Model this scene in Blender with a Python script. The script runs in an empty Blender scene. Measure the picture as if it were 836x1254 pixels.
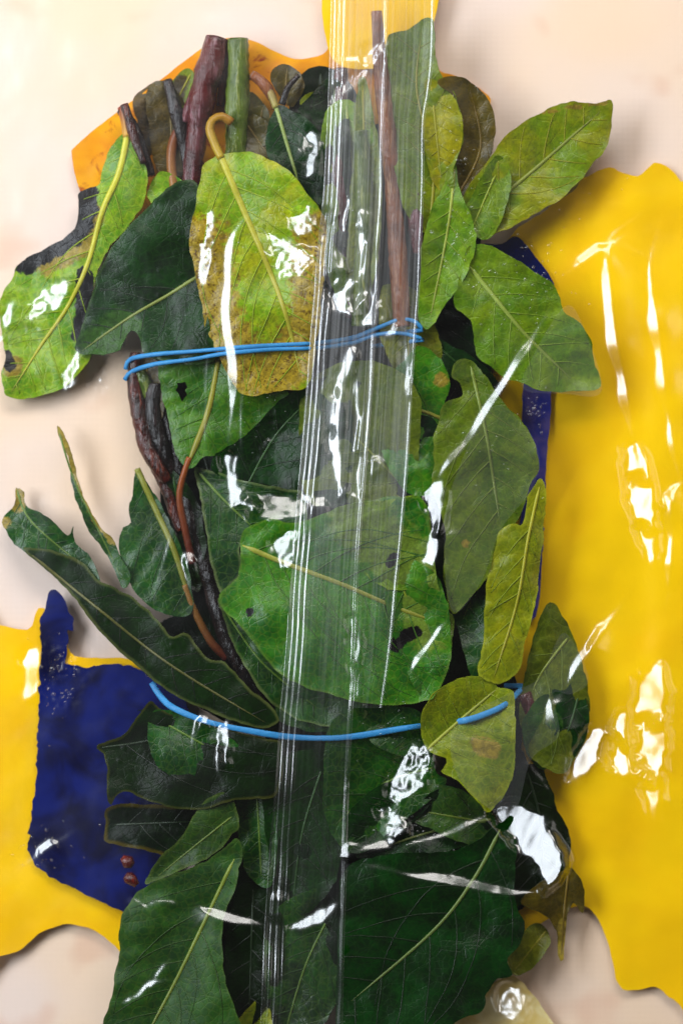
import bpy, math, random
import numpy as np
from mathutils import Vector
from mathutils.geometry import delaunay_2d_cdt

random.seed(7); rng = np.random.default_rng(7)
S = 0.0002            # one photograph pixel on the table, in metres
HC = 3700.0           # camera height in the same units (0.74 m)
scene = bpy.context.scene
col = scene.collection

# ------------------------------------------------------------------ camera
cam_d = bpy.data.cameras.new('camera'); cam = bpy.data.objects.new('camera', cam_d); col.objects.link(cam)
cam.location = (0, 0, HC * S); cam.rotation_euler = (0, 0, 0)
cam_d.sensor_fit = 'VERTICAL'; cam_d.angle = 2 * math.atan(627.0 / HC)
cam_d.clip_start = 0.01; cam_d.clip_end = 10
cam_d.dof.use_dof = True; cam_d.dof.focus_distance = (HC - 105) * S; cam_d.dof.aperture_fstop = 5.6
scene.camera = cam

# ------------------------------------------------------------------ light
world = bpy.data.worlds.new('World'); scene.world = world; world.use_nodes = True
bg = world.node_tree.nodes['Background']; bg.inputs[0].default_value = (1.0, 0.93, 0.86, 1); bg.inputs[1].default_value = 0.035

def lamp(name, az, off, dist, sx, sy, power, colour):
    d = bpy.data.lights.new(name, 'AREA'); d.shape = 'RECTANGLE'; d.size = sx; d.size_y = sy
    d.energy = power; d.color = colour
    o = bpy.data.objects.new(name, d); col.objects.link(o)
    a, t = math.radians(az), math.radians(off)
    p = Vector((math.sin(t) * math.cos(a), math.sin(t) * math.sin(a), math.cos(t))) * dist
    o.location = p; o.rotation_euler = (-p).to_track_quat('-Z', 'Y').to_euler()
    return o
lamp('window_light', 160, 50, 0.85, 0.68, 0.30, 10.4, (0.86, 0.93, 1.0))
lamp('ceiling_light', 86, 50, 0.85, 0.68, 0.26, 6.0, (1.0, 0.97, 0.93))
lamp('fill_light', 10, 66, 1.1, 0.8, 0.6, 1.9, (1.0, 0.96, 0.92))  # added weak fill from the right, no lamp known there

scene.view_settings.view_transform = 'Standard'; scene.view_settings.look = 'None'
scene.view_settings.exposure = 0.0; scene.view_settings.gamma = 1.0
scene.render.engine = 'CYCLES'
scene.cycles.transparent_max_bounces = 24
scene.cycles.use_denoising = True; scene.cycles.use_adaptive_sampling = True; scene.cycles.adaptive_threshold = 0.03
scene.cycles.max_bounces = 5; scene.cycles.diffuse_bounces = 2; scene.cycles.glossy_bounces = 2; scene.cycles.transmission_bounces = 2
scene.cycles.sample_clamp_indirect = 4.0

# ------------------------------------------------------------------ helpers
def lin(c):
    c = np.asarray(c, float) / 255.0
    return tuple(np.where(c <= 0.04045, c / 12.92, ((c + 0.055) / 1.055) ** 2.4)) + (1.0,)

def world_pts(px, py, z):
    k = 1.0 - z / HC
    return np.stack([(px - 418.0) * S * k, -(py - 627.0) * S * k, z * S], -1)

def catmull(pts, closed, step=4.0):
    P = np.asarray(pts, float); n = len(P); out = []
    rg = range(n) if closed else range(n - 1)
    for i in rg:
        if closed: a, b, c, d = P[(i - 1) % n], P[i], P[(i + 1) % n], P[(i + 2) % n]
        else: a, b, c, d = P[max(i - 1, 0)], P[i], P[i + 1], P[min(i + 2, n - 1)]
        k = max(1, int(np.hypot(*(c - b)[:2]) / step))
        for j in range(k):
            t = j / k
            out.append(0.5 * ((2 * b) + (-a + c) * t + (2 * a - 5 * b + 4 * c - d) * t * t + (-a + 3 * b - 3 * c + d) * t ** 3))
    if not closed: out.append(P[-1])
    return np.array(out)

def seg_dist(Q, P, closed=False):
    """distance, signed side, arc position of points Q to polyline P"""
    A = P; B = np.roll(P, -1, 0)
    if not closed: A, B = P[:-1], P[1:]
    D = B - A; L2 = np.maximum((D ** 2).sum(1), 1e-9); L = np.sqrt(L2)
    cum = np.concatenate([[0], np.cumsum(L)])[:-1]
    best = np.full(len(Q), 1e9); side = np.zeros(len(Q)); arc = np.zeros(len(Q))
    for i in range(len(A)):
        w = Q - A[i]; t = np.clip((w @ D[i]) / L2[i], 0, 1)
        d = np.hypot(*(w - t[:, None] * D[i]).T)
        m = d < best
        best[m] = d[m]; arc[m] = (cum[i] + t * L[i])[m]
        side[m] = np.sign(D[i][0] * w[:, 1] - D[i][1] * w[:, 0])[m]
    return best, side, arc

def inside(Q, P):
    x, y = Q[:, 0], Q[:, 1]; r = np.zeros(len(Q), bool)
    A = P; B = np.roll(P, -1, 0)
    for (x1, y1), (x2, y2) in zip(A, B):
        c = (y1 > y) != (y2 > y)
        if y1 != y2: r ^= c & (x < (x2 - x1) * (y - y1) / (y2 - y1) + x1)
    return r

def mesh_obj(name, V, F, mat, parent=None, attrs=None, smooth=True):
    me = bpy.data.meshes.new(name)
    if parent is not None: V = np.asarray(V) - np.asarray(base_of(parent))
    me.from_pydata([tuple(v) for v in np.asarray(V, float)], [], [tuple(int(i) for i in f) for f in F])
    if attrs:
        for k, a in attrs.items():
            a = np.asarray(a, np.float32)
            if a.ndim == 1: at = me.attributes.new(k, 'FLOAT', 'POINT'); at.data.foreach_set('value', a)
            else: at = me.attributes.new(k, 'FLOAT_VECTOR', 'POINT'); at.data.foreach_set('vector', a.ravel())
    if smooth: me.polygons.foreach_set('use_smooth', [True] * len(me.polygons))
    if mat: me.materials.append(mat)
    me.update()
    o = bpy.data.objects.new(name, me); col.objects.link(o)
    if parent is not None: o.parent = parent
    return o

def base_of(o):
    p = np.zeros(3)
    while o is not None: p = p + np.array(o.location); o = o.parent
    return p

def thing(name, loc, label, cat, group=None):
    o = bpy.data.objects.new(name, None); col.objects.link(o); o.location = loc
    o.empty_display_size = 0.01; o['label'] = label; o['category'] = cat
    if group: o['group'] = group
    return o

def vnoise(x, y, s, seed=0):
    """smooth value noise on numpy arrays"""
    r = np.random.default_rng(seed); T = r.uniform(-1, 1, (64, 64))
    x = np.asarray(x, float) / s + 1000; y = np.asarray(y, float) / s + 1000
    i, j = np.floor(x).astype(int), np.floor(y).astype(int); fx, fy = x - i, y - j
    fx = fx * fx * (3 - 2 * fx); fy = fy * fy * (3 - 2 * fy)
    g = lambda a, b: T[a % 64, b % 64]
    return (g(i, j) * (1 - fx) + g(i + 1, j) * fx) * (1 - fy) + (g(i, j + 1) * (1 - fx) + g(i + 1, j + 1) * fx) * fy

def dome(x, y):
    xc = 455.0 - 0.07 * y
    d = (x - xc) / 390.0
    return 44.0 * np.clip(1 - d * d, 0, 1)

# tube along a path (px, py, z) with radii; elliptical section
def tube(P, R, flat=1.0, sides=10, wob=0.0, seed=0):
    P = np.asarray(P, float); n = len(P); r = np.random.default_rng(seed)
    W = world_pts(P[:, 0], P[:, 1], P[:, 2])
    V = []; F = []
    for i in range(n):
        t = W[min(i + 1, n - 1)] - W[max(i - 1, 0)]; t /= max(np.linalg.norm(t), 1e-12)
        side = np.cross(t, (0, 0, 1)); 
        if np.linalg.norm(side) < 1e-4: side = np.array((1.0, 0, 0))
        side /= np.linalg.norm(side); up = np.cross(side, t)
        for k in range(sides):
            a = 2 * math.pi * k / sides
            q = R[i] * (1 + wob * r.uniform(-1, 1)) * S
            V.append(W[i] + side * math.cos(a) * q + up * math.sin(a) * q * flat)
    for i in range(n - 1):
        for k in range(sides):
            F.append((i * sides + k, i * sides + (k + 1) % sides, (i + 1) * sides + (k + 1) % sides, (i + 1) * sides + k))
    F.append(tuple(range(sides))[::-1]); F.append(tuple((n - 1) * sides + k for k in range(sides)))
    return np.array(V), F

# ------------------------------------------------------------------ materials
class NT:
    def __init__(self, name):
        self.m = bpy.data.materials.new(name); self.m.use_nodes = True
        self.t = self.m.node_tree; self.t.nodes.clear()
        self.out = self.t.nodes.new('ShaderNodeOutputMaterial')
    def n(self, kind, **kw):
        nd = self.t.nodes.new(kind)
        for k, v in kw.items():
            if k.startswith('i_'):
                key = k[2:]; key = int(key) if key.isdigit() else key.replace('_', ' ')
                self.set(nd.inputs[key], v)
            else: setattr(nd, k, v)
        return nd
    def set(self, sock, v):
        if isinstance(v, bpy.types.NodeSocket): self.t.links.new(v, sock)
        elif isinstance(v, bpy.types.Node): self.t.links.new(v.outputs[0], sock)
        else: sock.default_value = v
    def math(self, op, a, b=0.0, c=None, clamp=False):
        nd = self.t.nodes.new('ShaderNodeMath'); nd.operation = op; nd.use_clamp = clamp
        self.set(nd.inputs[0], a); self.set(nd.inputs[1], b)
        if c is not None: self.set(nd.inputs[2], c)
        return nd.outputs[0]
    def mix(self, f, a, b, mode='MIX'):
        nd = self.t.nodes.new('ShaderNodeMix'); nd.data_type = 'RGBA'; nd.blend_type = mode
        self.set(nd.inputs[0], f); self.set(nd.inputs[6], a); self.set(nd.inputs[7], b)
        return nd.outputs[2]
    def ramp(self, v, lo, hi, a=0.0, b=1.0):
        nd = self.t.nodes.new('ShaderNodeMapRange'); nd.interpolation_type = 'SMOOTHSTEP'
        self.set(nd.inputs[0], v)
        for i, q in zip((1, 2, 3, 4), (lo, hi, a, b)): nd.inputs[i].default_value = q
        return nd.outputs[0]
    def pos(self):
        g = self.n('ShaderNodeNewGeometry')
        v = self.n('ShaderNodeVectorMath', operation='SCALE'); self.set(v.inputs[0], g.outputs['Position']); v.inputs['Scale'].default_value = 1 / S
        return v.outputs[0]
    def noise(self, vec, size, detail=3.0, rough=0.55, dist=0.0):
        nd = self.n('ShaderNodeTexNoise'); self.set(nd.inputs['Vector'], vec)
        nd.inputs['Scale'].default_value = 1.0 / size; nd.inputs['Detail'].default_value = detail
        nd.inputs['Roughness'].default_value = rough; nd.inputs['Distortion'].default_value = dist
        return nd.outputs[0]
    def attr(self, name, vec=False):
        a = self.n('ShaderNodeAttribute', attribute_name=name); return a.outputs['Vector' if vec else 'Fac']
    def bump(self, h, strength, dist, normal=None):
        b = self.n('ShaderNodeBump'); self.set(b.inputs['Height'], h); b.inputs['Strength'].default_value = strength
        b.inputs['Distance'].default_value = dist
        if normal: self.set(b.inputs['Normal'], normal)
        return b.outputs[0]
    def pbsdf(self, color, rough=0.5, spec=0.5, normal=None, **kw):
        p = self.n('ShaderNodeBsdfPrincipled'); self.set(p.inputs['Base Color'], color); self.set(p.inputs['Roughness'], rough)
        p.inputs['Specular IOR Level'].default_value = spec
        if normal is not None: self.set(p.inputs['Normal'], normal)
        for k, v in kw.items(): self.set(p.inputs[k.replace('_', ' ')], v)
        return p.outputs[0]
    def done(self, sh): self.t.links.new(sh, self.out.inputs[0]); return self.m

def leaf_material(name, A, B, vein, margin=None, mstr=0.5, mw=2.5, rot=(5, 3, 5), pcolr=(150, 130, 40), speck=0.0, rough=0.36, net=0.3, transl=0.0, shift=0.0, spec=0.26):
    t = NT(name); P = t.pos()
    sep = t.n('ShaderNodeSeparateXYZ'); t.set(sep.inputs[0], t.attr('luv', True)); U, Vv, E = sep.outputs
    big = t.noise(P, 55, 3, 0.6, 0.6)
    c = t.mix(t.ramp(big, 0.38 + shift, 0.62 + shift), lin(A), lin(B))
    fine = t.noise(P, 7, 3, 0.7)
    c = t.mix(0.55, c, t.mix(t.ramp(fine, 0.25, 0.75), (0.5, 0.52, 0.5, 1), (1.42, 1.38, 1.3, 1)), 'MULTIPLY')
    c = t.mix(0.55, c, t.mix(t.ramp(t.noise(P, 24, 2, 0.6), 0.3, 0.7), (0.7, 0.78, 0.75, 1), (1.3, 1.18, 1.1, 1)), 'MULTIPLY')
    vor = t.n('ShaderNodeTexVoronoi', feature='DISTANCE_TO_EDGE'); t.set(vor.inputs['Vector'], P); vor.inputs['Scale'].default_value = 1 / 9.0
    line = t.ramp(vor.outputs['Distance'], 0.0, 0.13, 1.0, 0.0)
    vor2 = t.n('ShaderNodeTexVoronoi', feature='DISTANCE_TO_EDGE'); t.set(vor2.inputs['Vector'], P); vor2.inputs['Scale'].default_value = 1 / 26.0
    line2 = t.ramp(vor2.outputs['Distance'], 0.0, 0.05, 1.0, 0.0)
    c = t.mix(t.math('MULTIPLY', line, net * 0.45), c, lin(vein))
    c = t.mix(t.math('MULTIPLY', line2, net * 0.2), c, lin(vein))
    if margin:
        en = t.math('ADD', E, t.math('MULTIPLY', t.math('SUBTRACT', big, 0.5), 6.0))
        c = t.mix(t.math('MULTIPLY', t.ramp(en, mw * 0.4, mw * 1.6, 1.0, 0.0), mstr * 0.28), c, lin(margin))
    ed = t.noise(P, 11, 3, 0.7)
    pb = t.ramp(t.math('ADD', t.attr('pb'), t.math('MULTIPLY', t.math('SUBTRACT', ed, 0.5), 1.0)), 0.32, 0.62)
    c = t.mix(pb, c, t.mix(t.ramp(fine, 0.3, 0.7), lin(np.array(pcolr) * 0.72), lin(pcolr)))
    if speck > 0:
        sp = t.noise(P, 5.5, 3, 0.75)
        c = t.mix(t.math('MULTIPLY', t.ramp(sp, 0.53, 0.62), t.math('MULTIPLY', speck, t.math('ADD', 0.15, t.attr('pb')), clamp=True)), c, lin((84, 60, 10)))
    pa = t.ramp(t.math('ADD', t.attr('pa'), t.math('MULTIPLY', t.math('SUBTRACT', ed, 0.5), 0.9)), 0.40, 0.56)
    c = t.mix(pa, c, lin(rot))
    h = t.math('ADD', t.math('MULTIPLY', line, -0.5), t.math('MULTIPLY', fine, 0.9))
    h = t.math('ADD', h, t.math('MULTIPLY', line2, -0.7))
    nrm = t.bump(h, 0.4, 0.00014)
    rg = t.math('ADD', rough - 0.12, t.math('MULTIPLY', t.noise(P, 16, 1), 0.26))
    sh = t.pbsdf(c, rg, spec, nrm)
    if transl > 0:
        tr = t.n('ShaderNodeBsdfTranslucent'); t.set(tr.inputs[0], c)
        mx = t.n('ShaderNodeMixShader'); mx.inputs[0].default_value = transl
        t.t.links.new(sh, mx.inputs[1]); t.t.links.new(tr.outputs[0], mx.inputs[2]); sh = mx.outputs[0]
    return t.done(sh)

def vein_material(name, c0, c1):
    t = NT(name); P = t.pos()
    a = t.attr('along')
    c = t.mix(a, lin(c0), lin(c1))
    n = t.noise(P, 8, 4, 0.6)
    c = t.mix(0.6, c, t.mix(n, (0.6, 0.6, 0.6, 1), (1.35, 1.35, 1.35, 1)), 'MULTIPLY')
    return t.done(t.pbsdf(c, 0.42, 0.45, t.bump(n, 0.5, 0.0002)))

def bark_material(name, c0, c1, streak):
    t = NT(name); P = t.pos()
    mp = t.n('ShaderNodeMapping'); t.set(mp.inputs[0], P); mp.inputs['Scale'].default_value = (1, 0.12, 1)
    n = t.noise(mp.outputs[0], 5, 5, 0.65, 0.4); n2 = t.noise(P, 30, 3)
    c = t.mix(t.ramp(n2, 0.35, 0.65), lin(c0), lin(c1)); c = t.mix(t.ramp(n, 0.5, 0.75), c, lin(streak))
    return t.done(t.pbsdf(c, 0.24, 0.5, t.bump(t.math('ADD', n, t.math('MULTIPLY', n2, 2.0)), 0.8, 0.0005)))

def print_material(name, A, B, C=None, size=90, rough=0.28):
    t = NT(name); P = t.pos()
    n = t.noise(P, size, 3, 0.5, 0.5)
    c = t.mix(t.ramp(n, 0.35, 0.65), lin(A), lin(B))
    if C: c = t.mix(t.ramp(t.noise(P, 38, 4, 0.6, 1.0), 0.56, 0.68), c, lin(C))
    h = t.noise(P, 45, 1, 0.4)
    return t.done(t.pbsdf(c, rough, 0.35, t.bump(h, 0.25, 0.0010)))

def film_material(name, milk, refl, wet=0.0, groove=False, rough=0.09, soft=0.235, tint=(0.985, 0.985, 0.985, 1)):
    t = NT(name); P = t.pos()
    lw = t.n('ShaderNodeLayerWeight'); lw.inputs[0].default_value = 0.5
    f = t.math('ADD', refl, t.math('MULTIPLY', t.math('POWER', lw.outputs['Facing'], 4.0), 0.6), clamp=True)
    nrm = None
    if groove:
        a = t.n('ShaderNodeSeparateXYZ'); t.set(a.inputs[0], t.attr('luv', True))
        cmb = t.n('ShaderNodeCombineXYZ'); t.set(cmb.inputs[0], a.outputs[1]); t.set(cmb.inputs[1], t.math('MULTIPLY', a.outputs[0], 0.012))
        g = t.noise(cmb.outputs[0], 4.0, 2, 0.65)
        nrm = None
    tr = t.n('ShaderNodeBsdfTransparent'); tr.inputs[0].default_value = tint
    gl = t.n('ShaderNodeBsdfGlossy'); gl.inputs['Roughness'].default_value = rough; (nrm is not None) and t.set(gl.inputs['Normal'], nrm)
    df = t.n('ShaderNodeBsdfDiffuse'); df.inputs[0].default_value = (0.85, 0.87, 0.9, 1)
    m1 = t.n('ShaderNodeMixShader')
    if groove: t.set(m1.inputs[0], t.math('MULTIPLY', t.math('ADD', 0.35, t.ramp(g, 0.35, 0.75)), t.ramp(a.outputs[0], 560.0, 960.0, milk * 1.5, milk * 0.08)))
    else: m1.inputs[0].default_value = milk
    t.t.links.new(tr.outputs[0], m1.inputs[1]); t.t.links.new(df.outputs[0], m1.inputs[2])
    g2 = t.n('ShaderNodeBsdfGlossy'); g2.inputs['Roughness'].default_value = soft
    if nrm is not None: t.set(g2.inputs['Normal'], nrm)
    mg = t.n('ShaderNodeMixShader'); mg.inputs[0].default_value = 0.78
    t.t.links.new(gl.outputs[0], mg.inputs[1]); t.t.links.new(g2.outputs[0], mg.inputs[2])
    m2 = t.n('ShaderNodeMixShader'); t.set(m2.inputs[0], f)
    t.t.links.new(m1.outputs[0], m2.inputs[1]); t.t.links.new(mg.outputs[0], m2.inputs[2])
    return t.done(m2.outputs[0])

def table_material():
    t = NT('beige_cloth'); P = t.pos()
    n = t.noise(P, 260, 2, 0.5); st = t.noise(P, 95, 2, 0.4)
    c = t.mix(t.ramp(n, 0.35, 0.65), lin((234, 214, 202)), lin((240, 212, 184)))
    c = t.mix(t.math('MULTIPLY', t.ramp(st, 0.60, 0.74), 0.35), c, lin((214, 160, 130)))
    wv = t.n('ShaderNodeTexWave', wave_type='BANDS', bands_direction='X'); t.set(wv.inputs[0], P); wv.inputs['Scale'].default_value = 0.045; wv.inputs['Distortion'].default_value = 0.6
    wy = t.n('ShaderNodeTexWave', wave_type='BANDS', bands_direction='Y'); t.set(wy.inputs[0], P); wy.inputs['Scale'].default_value = 0.045; wy.inputs['Distortion'].default_value = 0.6
    w = t.math('MULTIPLY', t.math('ADD', wv.outputs[0 + 1], wy.outputs[1]), 0.5)
    c = t.mix(0.025, c, t.mix(w, (0.75, 0.75, 0.75, 1), (1.1, 1.1, 1.1, 1)), 'MULTIPLY')
    return t.done(t.pbsdf(c, 0.8, 0.2, t.bump(w, 0.05, 0.0004)))

# ------------------------------------------------------------------ tabletop
def grid_sheet(name, x0, x1, y0, y1, z, mat):
    n = 24; xs = np.linspace(x0, x1, n); ys = np.linspace(y0, y1, n)
    V = [(x, y, z) for y in ys for x in xs]
    F = [(j * n + i, j * n + i + 1, (j + 1) * n + i + 1, (j + 1) * n + i) for j in range(n - 1) for i in range(n - 1)]
    return mesh_obj(name, V, F, mat)
tab = grid_sheet('tabletop', -0.5, 0.5, -0.5, 0.5, 0.0, table_material()); tab['kind'] = 'structure'
tab['label'] = 'pale beige cloth tabletop under the bag'; tab['category'] = 'tabletop'

# ------------------------------------------------------------------ polygon sheets and leaves
def fill(out, spacing, seed):
    r = np.random.default_rng(seed)
    lo, hi = out.min(0), out.max(0); pts = []; row = 0
    y = lo[1]
    while y < hi[1]:
        xs = np.arange(lo[0] + (spacing / 2 if row % 2 else 0), hi[0], spacing)
        pts.append(np.stack([xs, np.full_like(xs, y)], 1)); y += spacing * 0.87; row += 1
    Q = np.concatenate(pts); Q = Q + r.uniform(-0.2, 0.2, Q.shape) * spacing
    Q = Q[inside(Q, out)]
    d, _, _ = seg_dist(Q, out, True); Q = Q[d > spacing * 0.45]
    n = len(out); allp = np.concatenate([out, Q])
    vs, es, fs, *_ = delaunay_2d_cdt([Vector(p) for p in allp], [(i, (i + 1) % n) for i in range(n)], [], 1, 1e-5)
    V = np.array([(v[0], v[1]) for v in vs])
    cen = np.array([V[list(f)].mean(0) for f in fs]); ok = inside(cen, out)
    return V, [f for f, k in zip(fs, ok) if k]

HX0, HY0, HD = -160, -160, 4.0
HW, HH = int(1160 / HD), int(1580 / HD)
height = np.full((HH, HW), 10.0)
def splat(px, py, z):
    i = np.clip(((py - HY0) / HD).astype(int), 0, HH - 1); j = np.clip(((px - HX0) / HD).astype(int), 0, HW - 1)
    np.maximum.at(height, (i, j), z)

bag = thing('plastic_bag', (0, 0, 0), 'clear plastic bag with yellow and blue print and a ridged back seam', 'bag')
bunch = thing('bay_leaf_bunch', (0, 0, 0), 'bunch of fresh green bay leaves and stems inside the clear bag', 'leaf bunch')

def panel(name, out, z, mat, seed, rough=1.0, slope=(0, 0), label=None, wav=6.0, thick=0.6, rag=0.0):
    o = catmull(out, True, 3.5 if rag else 5.0)
    o = o + np.stack([vnoise(o[:, 0], o[:, 1], 9, seed), vnoise(o[:, 0], o[:, 1], 9, seed + 1)], 1) * rough
    if rag: o = o + np.stack([vnoise(o[:, 0], o[:, 1], 5, seed + 7), vnoise(o[:, 0], o[:, 1], 5, seed + 8)], 1) * rag * np.clip(vnoise(o[:, 0], o[:, 1], 60, seed + 9)[:, None] * 2 + .4, 0, 1)
    V, F = fill(o, 9.0, seed)
    c = V.mean(0)
    zz = z + vnoise(V[:, 0], V[:, 1], 70, seed + 2) * wav * 0.5 + vnoise(V[:, 0], V[:, 1], 28, seed + 3) * wav * 0.12 + (V - c) @ np.array(slope)
    zz = zz + vnoise(V[:, 0], V[:, 1] * 0.12, 30, seed + 5) * wav * 0.3
    zz = np.maximum(zz, 1.5)
    ob = mesh_obj(name, world_pts(V[:, 0], V[:, 1], zz), [f[::-1] for f in F], mat, bag)
    sm = ob.modifiers.new('thickness', 'SOLIDIFY'); sm.thickness = thick * S; sm.offset = -1
    es = ob.modifiers.new('crisp_edges', 'EDGE_SPLIT'); es.split_angle = math.radians(55)
    splat(V[:, 0], V[:, 1], zz)
    if label: ob['label'] = label
    return ob

YEL = print_material('yellow_print', (246, 194, 0), (250, 204, 0), None, 120)
YEL2 = print_material('bright_yellow_print', (250, 200, 0), (246, 190, 0), None, 80)
ORA = print_material('shaded_yellow_print', (226, 140, 0), (240, 166, 0), (160, 52, 6), 60)  # yellow print; its shade is put into the orange tone, with reddish brushwork
BLU = print_material('blue_print', (12, 26, 98), (5, 8, 48), None, 60, 0.2)  # darker second blue puts shading into the print colour
PUR = print_material('faded_blue_print', (84, 74, 140), (40, 46, 134), None, 26)
CRM = print_material('cream_print', (240, 226, 170), (226, 200, 120), None, 24)
REDP = print_material('red_print', (214, 80, 60), (190, 60, 50), None, 24)

panel('printed_panel', [(628,285),(660,262),(700,235),(715,218),(745,205),(762,211),(780,215),(793,206),(800,200),(815,203),(832,220),(846,262),(850,600),(850,1000),(848,1226),(824,1224),(802,1209),(775,1213),(757,1206),(748,1170),(735,1132),(720,1112),(698,1112),(660,1132),(640,1150),(600,1150),(590,900),(590,600),(600,480),(615,380),(612,318)], 9, YEL, 11, 1.2, label='broad yellow printed panel', wav=7)
panel('printed_panel', [(-40,762),(0,766),(34,771),(42,760),(48,744),(60,752),(70,800),(70,900),(60,1000),(70,1060),(110,1088),(160,1112),(190,1140),(170,1180),(148,1167),(136,1155),(112,1138),(82,1132),(52,1141),(26,1163),(0,1171),(-40,1180)], 12, YEL2, 21, 1.0, slope=(-0.03, 0), label='bright yellow printed panel', wav=5)
panel('printed_panel', [(82,778),(92,803),(150,806),(172,814),(160,826),(90,824),(80,800)], 15, YEL2, 25, 0.8, wav=2)
panel('printed_panel', [(62,722),(75,728),(84,745),(93,772),(86,772),(82,790),(88,815),(150,814),(180,826),(230,866),(220,950),(210,1060),(180,1130),(150,1116),(100,1092),(60,1072),(36,1045),(42,980),(47,880),(50,800),(49,765),(55,745)], 19, BLU, 31, 1.4, slope=(0.02, 0), label='deep blue printed panel with ragged edges', wav=4, rag=2.6)
panel('printed_panel', [(88,190),(92,180),(120,155),(160,125),(200,95),(235,68),(265,50),(290,46),(312,51),(335,62),(360,72),(382,70),(400,62),(404,30),(404,-40),(531,-40),(531,30),(535,82),(560,94),(590,111),(600,130),(580,200),(520,300),(400,330),(280,320),(150,320),(112,262),(96,228)], 8, ORA, 41, 0.5, label='yellow printed panel with a wavy edge, shade painted as orange', wav=5)
panel('printed_panel', [(406,-40),(529,-40),(529,40),(520,74),(470,84),(406,70)], 22, YEL2, 45, 0.5, label='yellow printed panel under the top of the seam', wav=3)
panel('printed_panel', [(590,300),(614,299),(632,289),(655,314),(678,350),(640,345),(600,330)], 17, BLU, 51, 0.8, label='blue printed corner', wav=2)
panel('printed_panel', [(641,470),(673,470),(669,560),(665,640),(659,742),(640,770),(630,700),(640,600)], 16, PUR, 61, 0.9, label='faded purple-blue printed strip', wav=2, rag=3.0)
panel('printed_panel', [(560,1248),(592,1214),(624,1194),(648,1214),(668,1240),(684,1266),(684,1300),(540,1300)], 14, CRM, 71, 1.5, label='crumpled cream printed scrap', wav=12)

G = {  # colour sets: A, B, vein; the darkest also paint shade inside the bunch
 'lime':   ((112,146,6), (78,126,4), (200,196,50)),
 'spot':   ((110,144,4), (140,144,6), (196,184,40)),
 'mid':    ((28,82,3), (56,108,8), (128,144,30)),
 'midd':   ((16,52,4), (34,70,8), (90,110,24)),
 'dark':   ((1,23,1), (3,42,4), (36,76,16)),
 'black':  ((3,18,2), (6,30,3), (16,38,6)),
 'olive':  ((104,114,0), (86,104,0), (150,146,24)),
 'fan':    ((130,130,0), (102,122,0), (156,152,24)),
 'fgreen': ((92,124,2), (70,112,2), (150,164,40)),
 'pale':   ((106,136,20), (78,120,12), (160,172,60)),
 'grey':   ((80,98,6), (60,84,2), (124,136,40)),
 'yelg':   ((102,124,0), (120,134,2), (176,172,30)),
 'brown':  ((78,64,0), (52,42,0), (110,88,10)),
 'deep':   ((5,44,3), (16,66,6), (90,120,30)),
}
COUNT = [0]
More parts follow.
